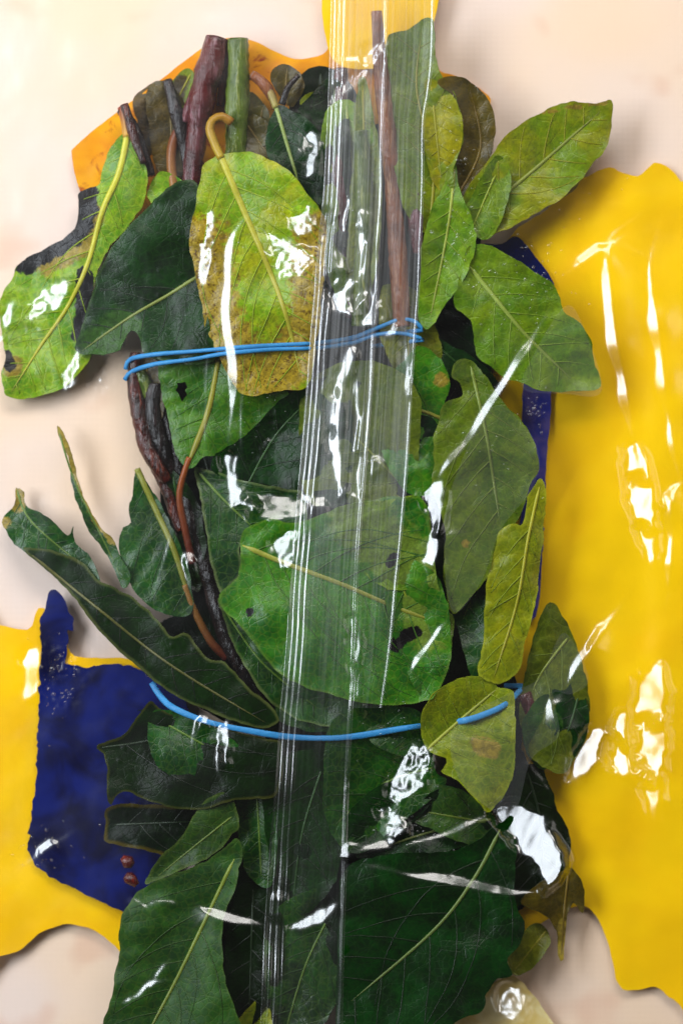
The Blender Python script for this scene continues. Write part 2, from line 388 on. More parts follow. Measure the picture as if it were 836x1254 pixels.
def leaf(key, out, mid, lay, cup=3.0, w=(4.5, 1.6), rib=True, veins=True, tilt=(0, 0), wave=3.4, sp=24, rot=(), patch=(), label=None, pet=None, pcol=None, petr=(5, 6), ribcol=None, ser=1.1, zoff=0.0, deep=False, holes=(), ang=52, **mk):
    COUNT[0] += 1; sd = COUNT[0] * 13
    fold = math.copysign(random.uniform(.08, .17), cup); A, B, vc = G[key]; j = np.array([random.uniform(-6, 6), random.uniform(-7, 7), random.uniform(-4, 4)])
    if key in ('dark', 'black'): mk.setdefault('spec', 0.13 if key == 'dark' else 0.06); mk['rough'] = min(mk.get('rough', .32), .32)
    mat = leaf_material('leaf_' + key, np.clip(np.array(A) + j, 2, 255), np.clip(np.array(B) + j, 2, 255), vc, **mk)
    o = catmull(out, True, 4.0)
    o = o + np.stack([vnoise(o[:, 0], o[:, 1], 7, sd), vnoise(o[:, 0], o[:, 1], 7, sd + 1)], 1) * ser
    o = o + np.stack([vnoise(o[:, 0], o[:, 1], 19, sd + 8), vnoise(o[:, 0], o[:, 1], 19, sd + 9)], 1) * 1.6
    M = catmull(mid, False, 5.0); Lm = np.hypot(*np.diff(M, axis=0).T).sum()
    cen = o.mean(0)
    def zf(Q):
        d, s, a = seg_dist(Q, M); e, _, _ = seg_dist(Q, o, True)
        z = 9 + dome(Q[:, 0], Q[:, 1]) + lay * 3.6 + zoff + (Q - cen) @ np.array(tilt)
        if deep: z = 14 + dome(Q[:, 0], Q[:, 1]) * 0.25 + lay * 2.5
        z = z + cup * (1 - np.exp(-(d / 34.0) ** 2)) + fold * np.minimum(d, 55) - fold * 20 - 1.6 * np.exp(-(d / 7.0) ** 2)
        z = z + (0.5 if key in ('dark', 'black') else 0.8) * np.sin((a - d * 0.75) / sp * 2 * math.pi) * np.clip(d / 14, 0, 1) * np.clip(e / 10, 0.3, 1)
        z = z + vnoise(Q[:, 0], Q[:, 1], 42, sd + 2) * 6.0 + vnoise(Q[:, 0], Q[:, 1], 17, sd + 3) * wave * np.exp(-e / 16) + vnoise(Q[:, 0], Q[:, 1], 12, sd + 5) * 0.5
        return np.maximum(z, 4.0), d, s, a, e
    V, F = fill(o, 5.5, sd)
    if holes:
        cc = np.array([V[list(f)].mean(0) for f in F]); keep = np.ones(len(F), bool)
        for (hx, hy, rx, ry) in holes: keep &= ((cc[:, 0] - hx) / rx) ** 2 + ((cc[:, 1] - hy) / ry) ** 2 > 1
        F = [f for f, k in zip(F, keep) if k]
    z, d, s, a, e = zf(V)
    def strokes(L):
        r = np.zeros(len(V))
        for (pts, wd) in L:
            q = np.asarray(pts, float)
            if len(q) == 1: dd = np.hypot(*(V - q[0]).T)
            else: dd, _, _ = seg_dist(V, q)
            r = np.maximum(r, np.clip(1.2 - 0.7 * dd / wd, 0, 1.2))
        return r
    ob = mesh_obj('leaf', world_pts(V[:, 0], V[:, 1], z), [f[::-1] for f in F], mat, bunch,
                  dict(luv=np.stack([a, d * s, e], 1), pa=strokes(rot), pb=strokes(patch)))
    sm = ob.modifiers.new('thickness', 'SOLIDIFY'); sm.thickness = 0.8 * S; sm.offset = -1
    es = ob.modifiers.new('crisp_edges', 'EDGE_SPLIT'); es.split_angle = math.radians(55)
    splat(V[:, 0], V[:, 1], z)
    if label: ob['label'] = label
    vcol = ribcol or vc
    if rib:
        zz = zf(M)[0] + 0.5; n = len(M); R = np.linspace(w[0], w[1], n) * 0.78; tt_ = np.linspace(0, 1, n)
        R = R * np.clip((1 - tt_) / 0.2, 0.15, 1) * (1 if pet else np.clip(tt_ / 0.07, 0.3, 1))
        TV, TF = tube(np.column_stack([M, zz]), R, 0.62, 8, 0.05, sd)
        mesh_obj('midrib', TV, TF, vein_material('midrib', vcol, np.array(vcol) * 0.82), ob, dict(along=np.repeat(np.linspace(0, 1, n), 8)))
    if veins:
        AV = []; AF = []; AA = []; k = 0
        pos_ = sp * 0.6
        cumM = np.concatenate([[0], np.cumsum(np.hypot(*np.diff(M, axis=0).T))])
        while pos_ < Lm - 6:
            for sg in (-1, 1):
                p0 = pos_ + random.uniform(-4, 4) + (sp * 0.35 if sg > 0 else 0)
                if p0 > Lm - 3: continue
                p = np.array([np.interp(p0, cumM, M[:, 0]), np.interp(p0, cumM, M[:, 1])])
                i = min(np.searchsorted(cumM, p0), len(M) - 1); tg = M[i] - M[max(i - 1, 0)] if i else M[1] - M[0]
                th = math.atan2(tg[1], tg[0]) + sg * math.radians(ang + random.uniform(-6, 6)); path = [p.copy()]
                bend = -sg * random.uniform(0.010, 0.022)
                for _ in range(60):
                    th += bend + random.uniform(-0.05, 0.05); p = p + 4 * np.array([math.cos(th), math.sin(th)]); path.append(p.copy())
                path = np.array(path); ins = inside(path, o); ee, _, _ = seg_dist(path, o, True)
                bad = np.where(~ins | (ee < 4))[0]; path = path[:bad[0]] if len(bad) else path
                for (hx, hy, rx, ry) in holes:
                    hb = np.where(((path[:, 0] - hx) / rx) ** 2 + ((path[:, 1] - hy) / ry) ** 2 < 1.6)[0]
                    if len(hb): path = path[:hb[0]]
                if len(path) < 4: continue
                pz = zf(path)[0] + 0.25; R = np.linspace(0.9, 0.4, len(path))
                tv, tf = tube(np.column_stack([path, pz]), R, 0.6, 4, 0, 0)
                off = sum(len(q) for q in AV); AV.append(tv); AF += [tuple(x + off for x in f) for f in tf]; AA.append(np.repeat(np.linspace(0, 1, len(path)), 4))
            pos_ += sp * random.uniform(0.8, 1.2)
        if AV:
            c2 = np.array(vc) * 0.36 + np.array(A) * 0.64
            mesh_obj('vein_network', np.concatenate(AV), AF, vein_material('vein', c2, np.array(A) * 0.7 + c2 * 0.3), ob, dict(along=np.concatenate(AA)))
    if pet:
        Pp = catmull(pet, False, 4.0); n = len(Pp)
        z0 = zf(Pp[:1, :2])[0][0]
        zz = np.linspace(z0 + 1, z0 + 1 - 10, n) if Pp.shape[1] == 2 else z0 + Pp[:, 2]
        TV, TF = tube(np.column_stack([Pp[:, :2], zz]), np.linspace(petr[0], petr[1], n), 0.9, 10, 0.04, sd)
        c0, c1 = pcol or (vcol, vcol)
        mesh_obj('petiole', TV, TF, vein_material('petiole', c0, c1), ob, dict(along=np.repeat(np.linspace(0, 1, n), 10)))
        splat(Pp[:, 0], Pp[:, 1], zz + petr[1])
    return ob

def stem(path, radii, lay, mat, label=None, wob=0.06, fr=1.0):
    P = catmull(path, False, 5.0); n = len(P)
    R = np.interp(np.linspace(0, 1, n), np.linspace(0, 1, len(radii)), radii)
    z = 12 + dome(P[:, 0], P[:, 1]) * fr + lay * 4.2 + vnoise(P[:, 0], P[:, 1], 40, 3) * 2
    z = np.maximum(z, R * 0.9 + 22)
    R = R * (1 + 0.08 * vnoise(P[:, 0], P[:, 1], 18, len(P)))
    TV, TF = tube(np.column_stack([P, z]), R, 0.95, 14, wob, n)
    ob = mesh_obj('stem', TV, TF, mat, bunch)
    splat(P[:, 0], P[:, 1], z + R)
    if label: ob['label'] = label
    return ob

BK_PUR = bark_material('purple_bark', (54, 8, 6), (82, 20, 20), (136, 90, 100))
BK_GRN = bark_material('green_bark', (54, 76, 8), (84, 104, 16), (150, 156, 80))
BK_BRN = bark_material('brown_bark', (96, 48, 20), (128, 70, 34), (170, 124, 84))
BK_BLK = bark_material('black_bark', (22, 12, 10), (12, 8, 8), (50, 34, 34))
BK_RED = bark_material('red_bark', (66, 14, 6), (30, 10, 5), (110, 40, 12))

# stems at the cut end and inside the bunch
stem([(266,47),(258,80),(250,110),(243,150),(238,190),(235,230)], [14,17,16,13,12,11], -6, BK_PUR, 'thick dark purple stem')
stem([(291,48),(292,80),(291,120),(289,172),(288,215)], [13,14,14,13,12], -4, BK_GRN, 'smooth green stem')
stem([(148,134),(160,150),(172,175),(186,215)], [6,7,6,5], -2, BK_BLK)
stem([(461,14),(464,60),(470,120),(478,200),(486,300),(492,400)], [7,9,10,10,11,10], 1, BK_BRN, 'straight brown stem under the seam')
stem([(512,215),(508,260),(512,310)], [6,10,7], 0, BK_PUR)
stem([(418,84),(416,130),(414,200),(420,280),(430,390)], [8,11,11,9,8], -4, BK_PUR)
stem([(440,160),(445,220),(446,290),(440,400)], [9,11,11,10], 0, BK_GRN)
stem([(166,432),(165,470),(172,510),(186,550),(205,600),(222,650)], [7,9,11,10,8,6], -3, BK_RED, 'dark red knotted stem')
stem([(196,470),(205,520),(218,570),(236,640),(256,710),(280,790),(320,860)], [8,9,9,10,10,9,8], -4, BK_BLK, 'blackish stem')
stem([(640,850),(652,880),(660,925)], [10,12,8], -3, BK_PUR)
BK_BER = bark_material('red_berry_skin', (104, 12, 4), (60, 6, 4), (150, 40, 14))
stem([(150,1050),(157,1056),(163,1060)], [4,8,4], 3, BK_BER, 'small red bud').name = 'bud'
stem([(154,1072),(162,1078),(168,1084)], [5,9,4], 3, BK_BER, 'small red bud').name = 'bud'
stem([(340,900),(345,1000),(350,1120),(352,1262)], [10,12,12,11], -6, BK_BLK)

stem([(160,440),(178,470),(184,500),(178,530),(186,556)], [6,9,7,10,6], -4, BK_GRN)
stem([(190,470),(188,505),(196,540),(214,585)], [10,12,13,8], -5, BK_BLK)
stem([(172,520),(180,548),(205,590)], [7,10,6], -1, BK_RED)
stem([(152,128),(158,145),(164,168),(176,200)], [5,6,5,4], 2, BK_RED)
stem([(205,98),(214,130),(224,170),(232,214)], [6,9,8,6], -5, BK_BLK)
stem([(226,150),(236,120),(246,86)], [7,6,5], -3, BK_PUR)
stem([(310,92),(324,104),(334,122),(336,134)], [6,7,6,4], -3, BK_BRN)
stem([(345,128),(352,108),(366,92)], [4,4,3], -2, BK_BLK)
stem([(278,56),(274,90),(270,130)], [5,6,5], -7, BK_RED)
# inner leaves filling the bunch, near-black to put the gaps' shade into colour
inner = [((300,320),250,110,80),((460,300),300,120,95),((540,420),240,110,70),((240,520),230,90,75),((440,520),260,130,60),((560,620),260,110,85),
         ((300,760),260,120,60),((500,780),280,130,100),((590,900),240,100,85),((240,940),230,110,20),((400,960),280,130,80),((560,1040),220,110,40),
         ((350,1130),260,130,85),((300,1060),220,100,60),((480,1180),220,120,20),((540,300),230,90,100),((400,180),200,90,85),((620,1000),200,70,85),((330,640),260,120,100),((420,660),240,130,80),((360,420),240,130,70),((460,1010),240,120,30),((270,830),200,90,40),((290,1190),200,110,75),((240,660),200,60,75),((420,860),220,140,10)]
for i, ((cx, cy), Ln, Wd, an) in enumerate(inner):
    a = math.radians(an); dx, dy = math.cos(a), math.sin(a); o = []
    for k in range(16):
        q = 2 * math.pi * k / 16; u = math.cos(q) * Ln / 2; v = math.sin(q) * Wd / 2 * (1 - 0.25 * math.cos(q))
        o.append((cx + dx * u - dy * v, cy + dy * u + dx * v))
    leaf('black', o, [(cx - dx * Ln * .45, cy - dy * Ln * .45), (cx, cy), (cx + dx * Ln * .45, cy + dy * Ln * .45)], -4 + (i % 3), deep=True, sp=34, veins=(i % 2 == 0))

# -------- top left
leaf('brown', [(180,112),(204,98),(222,118),(232,150),(232,200),(214,222),(196,216),(184,176)], [(206,102),(210,160),(206,214)], -4, veins=False, w=(2.5,1))
leaf('olive', [(210,100),(226,84),(238,92),(232,118),(218,140),(206,128)], [(234,90),(212,132)], -5, veins=False, w=(2,1), label='small olive scrap beside the purple stem', patch=[([(222,100),(214,130)],9)], pcolr=(70,56,6))
leaf('dark', [(365,140),(385,112),(404,96),(410,130),(408,190),(398,220),(386,180)], [(402,104),(390,200)], -2, veins=False)
leaf('olive', [(366,122),(384,114),(398,110),(396,124),(376,136)], [(396,114),(370,130)], -1, veins=False, w=(2,1))
leaf('brown', [(294,140),(330,150),(338,186),(318,196),(292,190)], [(300,150),(328,188)], -3, veins=False, w=(2,1))
leaf('grey', [(372,480),(440,440),(506,470),(514,540),(500,608),(430,616),(374,606)], [(500,600),(440,540),(390,490)], 1, w=(2.4,1.2), sp=26)
leaf('olive', [(440,96),(456,130),(466,240),(458,340),(436,396),(426,330),(430,220)], [(444,104),(446,240),(438,386)], 1, w=(2,1), sp=26)
leaf('pale', [(396,150),(420,120),(452,150),(468,240),(456,330),(424,380),(400,330),(392,240)], [(424,130),(432,240),(424,370)], -1, w=(2.4,1.2), sp=26)
leaf('olive', [(470,350),(512,360),(540,420),(530,470),(490,460),(466,410)], [(500,360),(500,455)], -1, w=(2,1), sp=22)
leaf('brown', [(165,118),(195,100),(215,110),(225,135),(225,165),(210,200),(190,215),(178,190),(168,150)], [(196,104),(195,150),(192,208)], -7, veins=False, w=(2.5,1))
leaf('brown', [(335,85),(350,78),(365,88),(373,105),(365,120),(355,131),(340,114),(333,100)], [(352,130),(350,105),(352,82)], -5, w=(2,1), veins=False, label='small brown withered leaf')
leaf('brown', [(306,112),(320,125),(331,142),(332,168),(322,178),(300,180),(298,150)], [(308,176),(318,150),(322,130)], -5, veins=False, w=(2,1))
leaf('lime', [(155,162),(170,180),(180,215),(178,245),(165,268),(140,297),(124,322),(116,345),(112,380),(106,412),(112,435),(95,460),(68,480),(35,488),(8,484),(3,462),(6,430),(0,395),(0,370),(12,345),(28,320),(60,303),(88,284),(97,262),(95,238),(106,230),(122,224),(128,202),(137,178)],
     [(156,166),(146,212),(126,258),(108,322),(84,374),(50,424),(14,480)], 2, cup=-3, w=(5.5,2), label='yellow-green leaf with black rotted edges',
     rot=[([(108,236),(106,262),(96,284),(70,300),(32,322)],13), ([(104,338),(104,370),(100,410)],11), ([(8,436),(12,448)],8)], patch=[([(112,262),(96,300),(58,322)],15),([(14,448)],14)], wave=3,
     pet=[(156,168),(154,150),(150,132)], pcol=((196,150,50),(130,36,20)), petr=(5.5,6), margin=(176,178,60), mstr=.4)
leaf('lime', [(181,240),(184,222),(196,210),(212,214),(236,234),(226,246),(196,256)], [(232,240),(206,232),(188,234)], 0, veins=False, pet=[(214,232),(210,205),(211,180),(218,162),(228,150)], pcol=((150,100,30),(84,8,8)), petr=(5.5,6.5), rib=False)
leaf('dark', [(224,221),(241,224),(245,260),(240,290),(240,330),(250,360),(256,400),(264,440),(230,446),(180,436),(172,414),(160,404),(150,420),(142,432),(96,431),(100,402),(117,352),(120,335),(140,300),(166,268),(190,246),(206,230)],
     [(246,336),(205,362),(160,388),(100,430)], 3, cup=3, w=(3.2,1.6), label='dark green leaf beside the rotted leaf', ribcol=(128,140,60), sp=34, margin=(96,126,60), mstr=.5, patch=[([(150,400),(120,424)],22)], pcolr=(50,86,26))
leaf('dark', [(338,129),(356,133),(376,146),(392,166),(397,200),(396,250),(376,238),(350,212),(330,196),(325,176),(330,150)], [(338,131),(350,172),(366,226)], 1, cup=4, w=(3.4,2), ribcol=(140,160,80), label='small glossy dark leaf beside the seam', pet=[(338,132),(330,112),(318,98),(308,92)], pcol=((150,140,60),(130,90,70)), petr=(4,6), sp=18)
leaf('dark', [(380,130),(400,100),(420,110),(430,200),(425,300),(400,280),(392,200)], [(410,110),(410,280)], -1, veins=False)
leaf('spot', [(250,205),(258,195),(285,186),(320,190),(355,210),(375,235),(392,256),(400,280),(398,330),(392,385),(386,425),(378,471),(340,478),(300,484),(285,468),(268,436),(252,400),(245,360),(236,322),(232,285),(240,248)],
     [(270,190),(298,256),(328,326),(352,392),(368,462)], 6, cup=3, w=(6,2.6), ribcol=(186,180,50), label='large yellow-green leaf speckled with brown', speck=0.8, sp=26, pcolr=(164,140,34),
     pet=[(271,194),(262,174),(257,158),(261,147),(272,143),(284,150)], pcol=((176,150,30),(150,100,10)), petr=(5,5.6),
     patch=[([(244,300),(255,380),(285,440),(330,462)],36),([(392,290),(384,400),(340,460)],30)], margin=(120,80,26), mstr=.5, mw=2, rough=.34, shift=.04)
# -------- middle left
leaf('mid', [(195,456),(200,444),(262,430),(285,462),(300,484),(345,478),(352,488),(322,520),(292,542),(266,556),(248,562),(236,574),(226,572),(216,556),(208,520),(200,490)],
     [(268,440),(256,500),(240,545),(228,574)], 3, cup=-2, w=(4,5), ribcol=(150,146,44), label='green leaf with a dark hole below the upper band', holes=[(223,478,6,11)], sp=22, pet=[(232,560,0),(227,575,0),(222,592,-2),(220,612,-5),(226,645,-10),(236,690,-18)], pcol=((140,70,16),(70,10,5)), petr=(3.6,4.6), net=.22)
leaf('dark', [(258,576),(264,556),(298,536),(340,492),(376,472),(425,468),(425,610),(366,607),(322,592),(286,586)], [(300,600),(340,530),(400,470)], 1, w=(2,1), sp=30, patch=())
leaf('deep', [(166,572),(174,582),(186,600),(208,640),(228,690),(236,740),(226,754),(190,747),(165,722),(150,692),(146,662),(150,646),(160,641),(158,625),(163,606)], [(168,574),(190,622),(214,676),(232,735)], 0, cup=3, w=(5,4.5), ribcol=(126,130,36), label='green leaf beside the red stem', sp=30, pet=[(226,716,0),(234,738,0),(245,762,-1),(260,788,-3),(278,806,-8)], pcol=((120,84,20),(74,10,5)), petr=(3.6,5.5))
leaf('deep', [(238,576),(246,575),(290,585),(345,598),(372,605),(372,660),(330,642),(302,656),(294,672),(296,700),(286,713),(270,726),(258,690),(252,650),(246,610)], [(244,579),(274,612),(312,648)], 2, cup=4, w=(2.6,1.2), margin=(176,186,120), mstr=.55, sp=22, label='glossy green leaf with a pale rim')
leaf('deep', [(266,732),(290,756),(318,792),(350,826),(400,848),(446,858),(440,886),(392,888),(346,872),(312,836),(286,790)], [(270,738),(320,810),(390,868)], 1, cup=3, w=(2,1), margin=(160,170,100), mstr=.6, sp=22)
leaf('mid', [(295,660),(305,645),(330,635),(365,640),(420,620),(470,610),(515,610),(526,640),(532,690),(541,740),(555,758),(554,790),(550,815),(532,850),(510,860),(480,863),(440,859),(400,850),(350,830),(320,800),(300,772),(273,748),(268,730),(284,713),(294,700)],
     [(297,668),(350,690),(420,716),(490,746),(548,766)], 5, cup=4, w=(4.5,3), ribcol=(150,152,48), label='largest leaf across the middle of the bunch', sp=28, rot=[([(484,792),(492,780),(508,774)],8),([(478,690),(482,682)],6),([(306,750)],5)], patch=[([(440,640),(510,700),(530,760)],34)], pcolr=(104,130,36), margin=(150,160,70), mstr=.45, net=.3)
leaf('deep', [(20,597),(30,602),(33,618),(62,635),(84,656),(91,645),(92,664),(112,684),(122,712),(100,694),(70,682),(30,676),(5,647),(5,632),(18,618)], [(21,600),(40,640),(110,700)], 3, cup=5, w=(2,1), sp=18, patch=[([(22,600),(22,618)],9),([(7,640)],7)], label='leaf tip with a yellow point', rough=.3, veins=True)
leaf('black', [(28,671),(70,675),(102,690),(122,710),(147,722),(166,732),(190,755),(208,778),(228,776),(254,805),(276,812),(306,842),(342,878),(322,891),(280,881),(216,851),(172,820),(122,772),(82,722),(50,692)], [(40,680),(120,745),(210,815),(325,885)], 4, cup=-5, w=(2,1.6), margin=(130,138,70), mstr=.8, mw=3, sp=36, label='long near-black leaf reaching to the left', ribcol=(90,90,30))
leaf('deep', [(70,522),(78,530),(90,565),(100,600),(120,640),(140,665),(148,685),(160,706),(152,722),(140,700),(130,680),(110,650),(95,615),(86,582),(86,572),(80,555),(72,532)], [(72,526),(92,590),(130,668),(152,715)], 2, cup=3, w=(1.6,1), veins=False, patch=[([(71,524),(84,552),(98,590),(118,634),(140,662)],6)], label='narrow leaf edge with an orange rim')
# -------- right top
leaf('fan', [(560,255),(580,220),(605,185),(630,155),(660,139),(690,126),(735,125),(747,122),(749,150),(741,180),(722,203),(714,216),(690,240),(660,258),(625,278),(600,290),(575,292),(562,276)], [(564,284),(610,244),(660,202),(735,136)], 3, cup=3, w=(4,1.6), tilt=(.05,0), label='broad olive leaf spreading to the upper right', ribcol=(136,146,50), net=.12, sp=34, margin=(150,90,30), mstr=.35, patch=[([(664,138),(745,124)],2)])
leaf('brown', [(536,100),(558,93),(590,113),(605,145),(604,180),(588,214),(566,246),(554,250),(550,208),(562,176),(566,146),(556,120)], [(560,240),(588,180),(575,110)], 1, cup=5, w=(2.4,1.2), veins=False, label='dark olive-brown folded leaf')
leaf('olive', [(475,46),(500,35),(531,23),(534,82),(552,108),(565,140),(566,172),(556,204),(552,244),(546,284),(520,284),(498,262),(480,192),(474,100)], [(526,280),(530,200),(510,110),(516,40)], 2, cup=3, w=(2.6,1.2), label='olive leaf behind the top of the seam', net=.12, sp=34)
leaf('pale', [(556,200),(562,230),(574,256),(582,290),(579,312),(568,342),(550,368),(532,392),(520,402),(512,382),(515,320),(520,280),(530,250),(544,222)], [(556,206),(548,280),(526,392)], 4, cup=4, w=(2.4,1.4), label='pale wet leaf beside the brown stem', net=.15, sp=26)
leaf('fgreen', [(572,304),(590,299),(620,311),(650,331),(675,346),(686,366),(691,382),(710,396),(722,420),(729,450),(734,474),(700,480),(660,479),(640,470),(616,463),(600,450),(582,430),(577,396),(556,372),(560,350),(568,325)], [(574,326),(608,368),(645,412),(700,465)], 5, cup=3, w=(4,1.6), label='broad light green leaf over the yellow panel', ribcol=(140,160,60), net=.15, sp=28)
leaf('dark', [(520,410),(545,420),(575,435),(600,455),(612,475),(600,490),(570,470),(545,460),(528,440)], [(525,415),(600,480)], -1, veins=False, w=(2,1))
leaf('mid', [(505,430),(518,425),(534,434),(547,452),(550,472),(545,492),(538,520),(536,560),(532,602),(500,604),(470,560),(450,510),(470,470)], [(545,515),(510,502),(460,500)], 0, cup=3, w=(3.4,2), ribcol=(136,136,40), sp=24, patch=[([(540,466)],9)])
leaf('dark', [(425,470),(500,505),(536,520),(534,600),(500,612),(430,610)], [(530,560),(440,560)], -1, w=(2,1), sp=24)
leaf('grey', [(560,440),(575,440),(592,456),(606,478),(622,500),(641,520),(656,545),(658,575),(650,590),(645,602),(640,620),(630,642),(616,650),(606,672),(598,704),(578,730),(556,752),(546,722),(543,682),(546,652),(540,630),(530,600),(530,570),(533,530),(540,500),(550,490),(564,486),(562,470),(553,461),(555,445)], [(576,448),(594,528),(604,590),(612,642)], 4, cup=3, w=(2.8,1.6), label='grey-green leaf with a notched edge', ribcol=(120,136,50), sp=30, margin=(128,140,50), mstr=.5, patch=[([(570,665)],5)], ser=1.0)
leaf('deep', [(602,668),(608,682),(602,722),(594,762),(590,820),(578,834),(568,802),(560,772),(553,748),(576,722)], [(600,676),(566,760)], 1, cup=4, w=(2,1.2), sp=20)
leaf('yelg', [(660,588),(668,600),(666,640),(661,700),(656,732),(650,762),(641,800),(636,820),(612,839),(590,829),(586,820),(590,780),(592,740),(598,700),(605,672),(610,652),(626,641),(640,641),(645,610)], [(660,596),(646,660),(632,740),(604,830)], 6, cup=-3, w=(2.4,1.6), label='narrow yellow-green leaf with wavy rim beside the yellow panel', margin=(184,190,50), mstr=.7, sp=26, ser=1.2, net=.25, ang=40)
leaf('yelg', [(540,841),(570,829),(595,828),(608,841),(628,848),(630,872),(630,905),(628,950),(616,976),(600,995),(590,986),(572,970),(558,956),(540,944),(546,930),(521,915),(517,882),(523,860)], [(523,918),(556,888),(610,842)], 6, cup=3, w=(3,1.6), label='yellow-green leaf with a brown spot below the lower band', patch=[([(586,912),(602,918)],11)], sp=20, margin=(166,174,50), mstr=.5, ribcol=(160,166,60), ang=75) 
leaf('grey', [(655,772),(668,740),(680,742),(691,760),(706,790),(716,830),(722,880),(714,912),(700,936),(690,946),(668,940),(648,925),(638,890),(636,860),(642,825),(650,795)], [(694,782),(664,822),(650,850)], 2, cup=3, w=(2.4,1.4), sp=26, label='grey-green leaf at the right edge of the bunch')
leaf('dark', [(675,846),(692,844),(709,826),(716,852),(721,882),(713,911),(698,936),(690,946),(664,935),(656,916),(678,900),(682,872)], [(712,832),(700,880),(680,935)], 4, cup=3, w=(2,1), sp=22)
leaf('black', [(632,946),(660,935),(672,960),(682,990),(696,1020),(698,1050),(690,1082),(650,1102),(628,1102),(624,1000)], [(645,945),(662,1010),(664,1090)], 0, cup=3, w=(2,1), rough=.3)
leaf('brown', [(638,1100),(690,1064),(706,1070),(715,1090),(713,1117),(702,1106),(693,1130),(690,1176),(684,1170),(680,1140),(664,1120)], [(695,1072),(690,1120),(687,1172)], 2, cup=4, w=(2,1), veins=False, label='hooked brown-green leaf tip', patch=[([(688,1130),(687,1175)],5)])
leaf('olive', [(624,1162),(640,1141),(660,1130),(674,1146),(668,1166),(650,1186),(630,1196),(621,1180)], [(668,1140),(628,1190)], -1, veins=False, w=(1.6,1), label='small olive leaf at the lower right')
# -------- bottom
leaf('deep', [(400,900),(440,866),(520,878),(532,940),(546,960),(502,1000),(462,1030),(425,1042),(398,1000)], [(530,940),(470,960),(410,1010)], 2, cup=3, w=(2.2,1.2), sp=28, rough=.3)
leaf('dark', [(436,1048),(480,1010),(546,964),(600,992),(612,1012),(560,1040),(500,1050)], [(606,1002),(530,1018),(450,1044)], 1, cup=3, w=(2.6,1.2), sp=26, ribcol=(110,120,60), rough=.32)
leaf('dark', [(424,1064),(480,1046),(560,1040),(610,1010),(630,1004),(631,1100),(641,1130),(636,1155),(621,1174),(626,1194),(610,1200),(596,1216),(590,1236),(562,1250),(540,1264),(500,1290),(418,1290),(416,1120)], [(612,1016),(580,1076),(530,1140),(430,1226)], 4, cup=3, w=(3.2,1.8), sp=40, label='big dark green leaf at the bottom of the bunch', ribcol=(100,120,50), rough=.4, net=.22)
leaf('black', [(185,858),(200,870),(250,885),(330,905),(345,920),(340,972),(312,978),(285,980),(250,990),(200,985),(150,970),(133,986),(130,930),(118,915),(150,900),(166,880)], [(124,916),(190,905),(260,880)], 3, cup=3, w=(2,1.2), sp=30, rough=.28, margin=(110,110,36), mstr=.6)
leaf('black', [(135,986),(200,985),(262,986),(282,1002),(242,1030),(216,1050),(190,1045),(150,1036),(127,1030),(130,1010)], [(140,1010),(270,1005)], 1, cup=3, w=(1.6,1), sp=30, margin=(124,104,24), mstr=.9, mw=3.5)
leaf('midd', [(262,972),(278,970),(287,985),(293,1012),(282,1026),(262,1046),(222,1065),(178,1082),(195,1052),(222,1024),(244,986)], [(284,1000),(240,1035),(190,1076)], 3, cup=4, w=(1.6,1), sp=26, label='upturned leaf lobe at the lower left', rough=.5, margin=(120,130,50), mstr=.5, zoff=4)
leaf('midd', [(290,1026),(297,1050),(286,1090),(273,1132),(276,1200),(292,1290),(136,1290),(141,1200),(148,1160),(145,1145),(156,1110),(180,1084),(222,1068),(262,1050)], [(287,1052),(250,1130),(216,1200),(176,1275)], 5, cup=3, w=(3.4,2.4), sp=36, label='green leaf at the bottom left of the bunch', ribcol=(120,136,40), rough=.55, margin=(110,130,50), mstr=.4)
leaf('black', [(290,1090),(320,1080),(340,1100),(345,1180),(330,1225),(300,1262),(285,1240),(276,1170)], [(310,1090),(305,1250)], -1, w=(2,1), sp=30)
leaf('yelg', [(284,1262),(300,1240),(322,1222),(332,1240),(332,1290),(284,1290)], [(322,1226),(300,1280)], 1, w=(2,1), veins=False, margin=(180,160,40), mstr=.7)
leaf('black', [(345,1040),(400,1050),(420,1080),(424,1150),(400,1220),(360,1240),(336,1180),(332,1090)], [(380,1050),(375,1230)], -2, w=(2.5,1.2), sp=26)
leaf('black', [(330,920),(380,905),(420,940),(424,1010),(390,1050),(345,1030)], [(335,930),(415,1030)], -2, w=(2.5,1.2), sp=26)

# -------- pressed-together leaves between the large ones
leaf('dark', [(330,940),(400,920),(424,980),(410,1080),(360,1120),(328,1040)], [(400,925),(370,1020),(358,1115)], 0, w=(2.4,1), sp=28)
leaf('deep', [(340,1110),(420,1090),(424,1180),(400,1250),(345,1290),(324,1190)], [(418,1095),(375,1180),(345,1280)], -1, w=(2.4,1), sp=28)
leaf('deep', [(440,872),(500,866),(542,898),(524,926),(462,916)], [(536,902),(445,878)], 3, w=(2,1), sp=20)
leaf('midd', [(540,960),(604,998),(592,1036),(520,1012),(478,990)], [(600,1008),(484,988)], 2, w=(2,1), sp=20)
leaf('dark', [(428,992),(480,958),(524,984),(472,1030),(430,1042)], [(520,980),(432,1032)], 3, w=(2,1), sp=20)
leaf('deep', [(188,872),(258,888),(294,926),(244,958),(190,934)], [(192,880),(282,930)], 4, w=(2,1), sp=20)
leaf('deep', [(290,960),(322,948),(338,1010),(332,1084),(300,1062)], [(314,954),(320,1076)], 1, w=(2,1), sp=20)
leaf('pale', [(420,624),(470,613),(515,612),(527,650),(522,704),(482,722),(440,694)], [(430,632),(515,690)], 6.4, w=(2,1), sp=22, cup=2, label='pale leaf piece lying on the middle leaf')
leaf('mid', [(470,690),(530,700),(552,770),(546,830),(520,856),(488,800)], [(486,700),(536,840)], 6.2, w=(2,1), sp=24, rot=[([(484,792),(508,774)],7)])
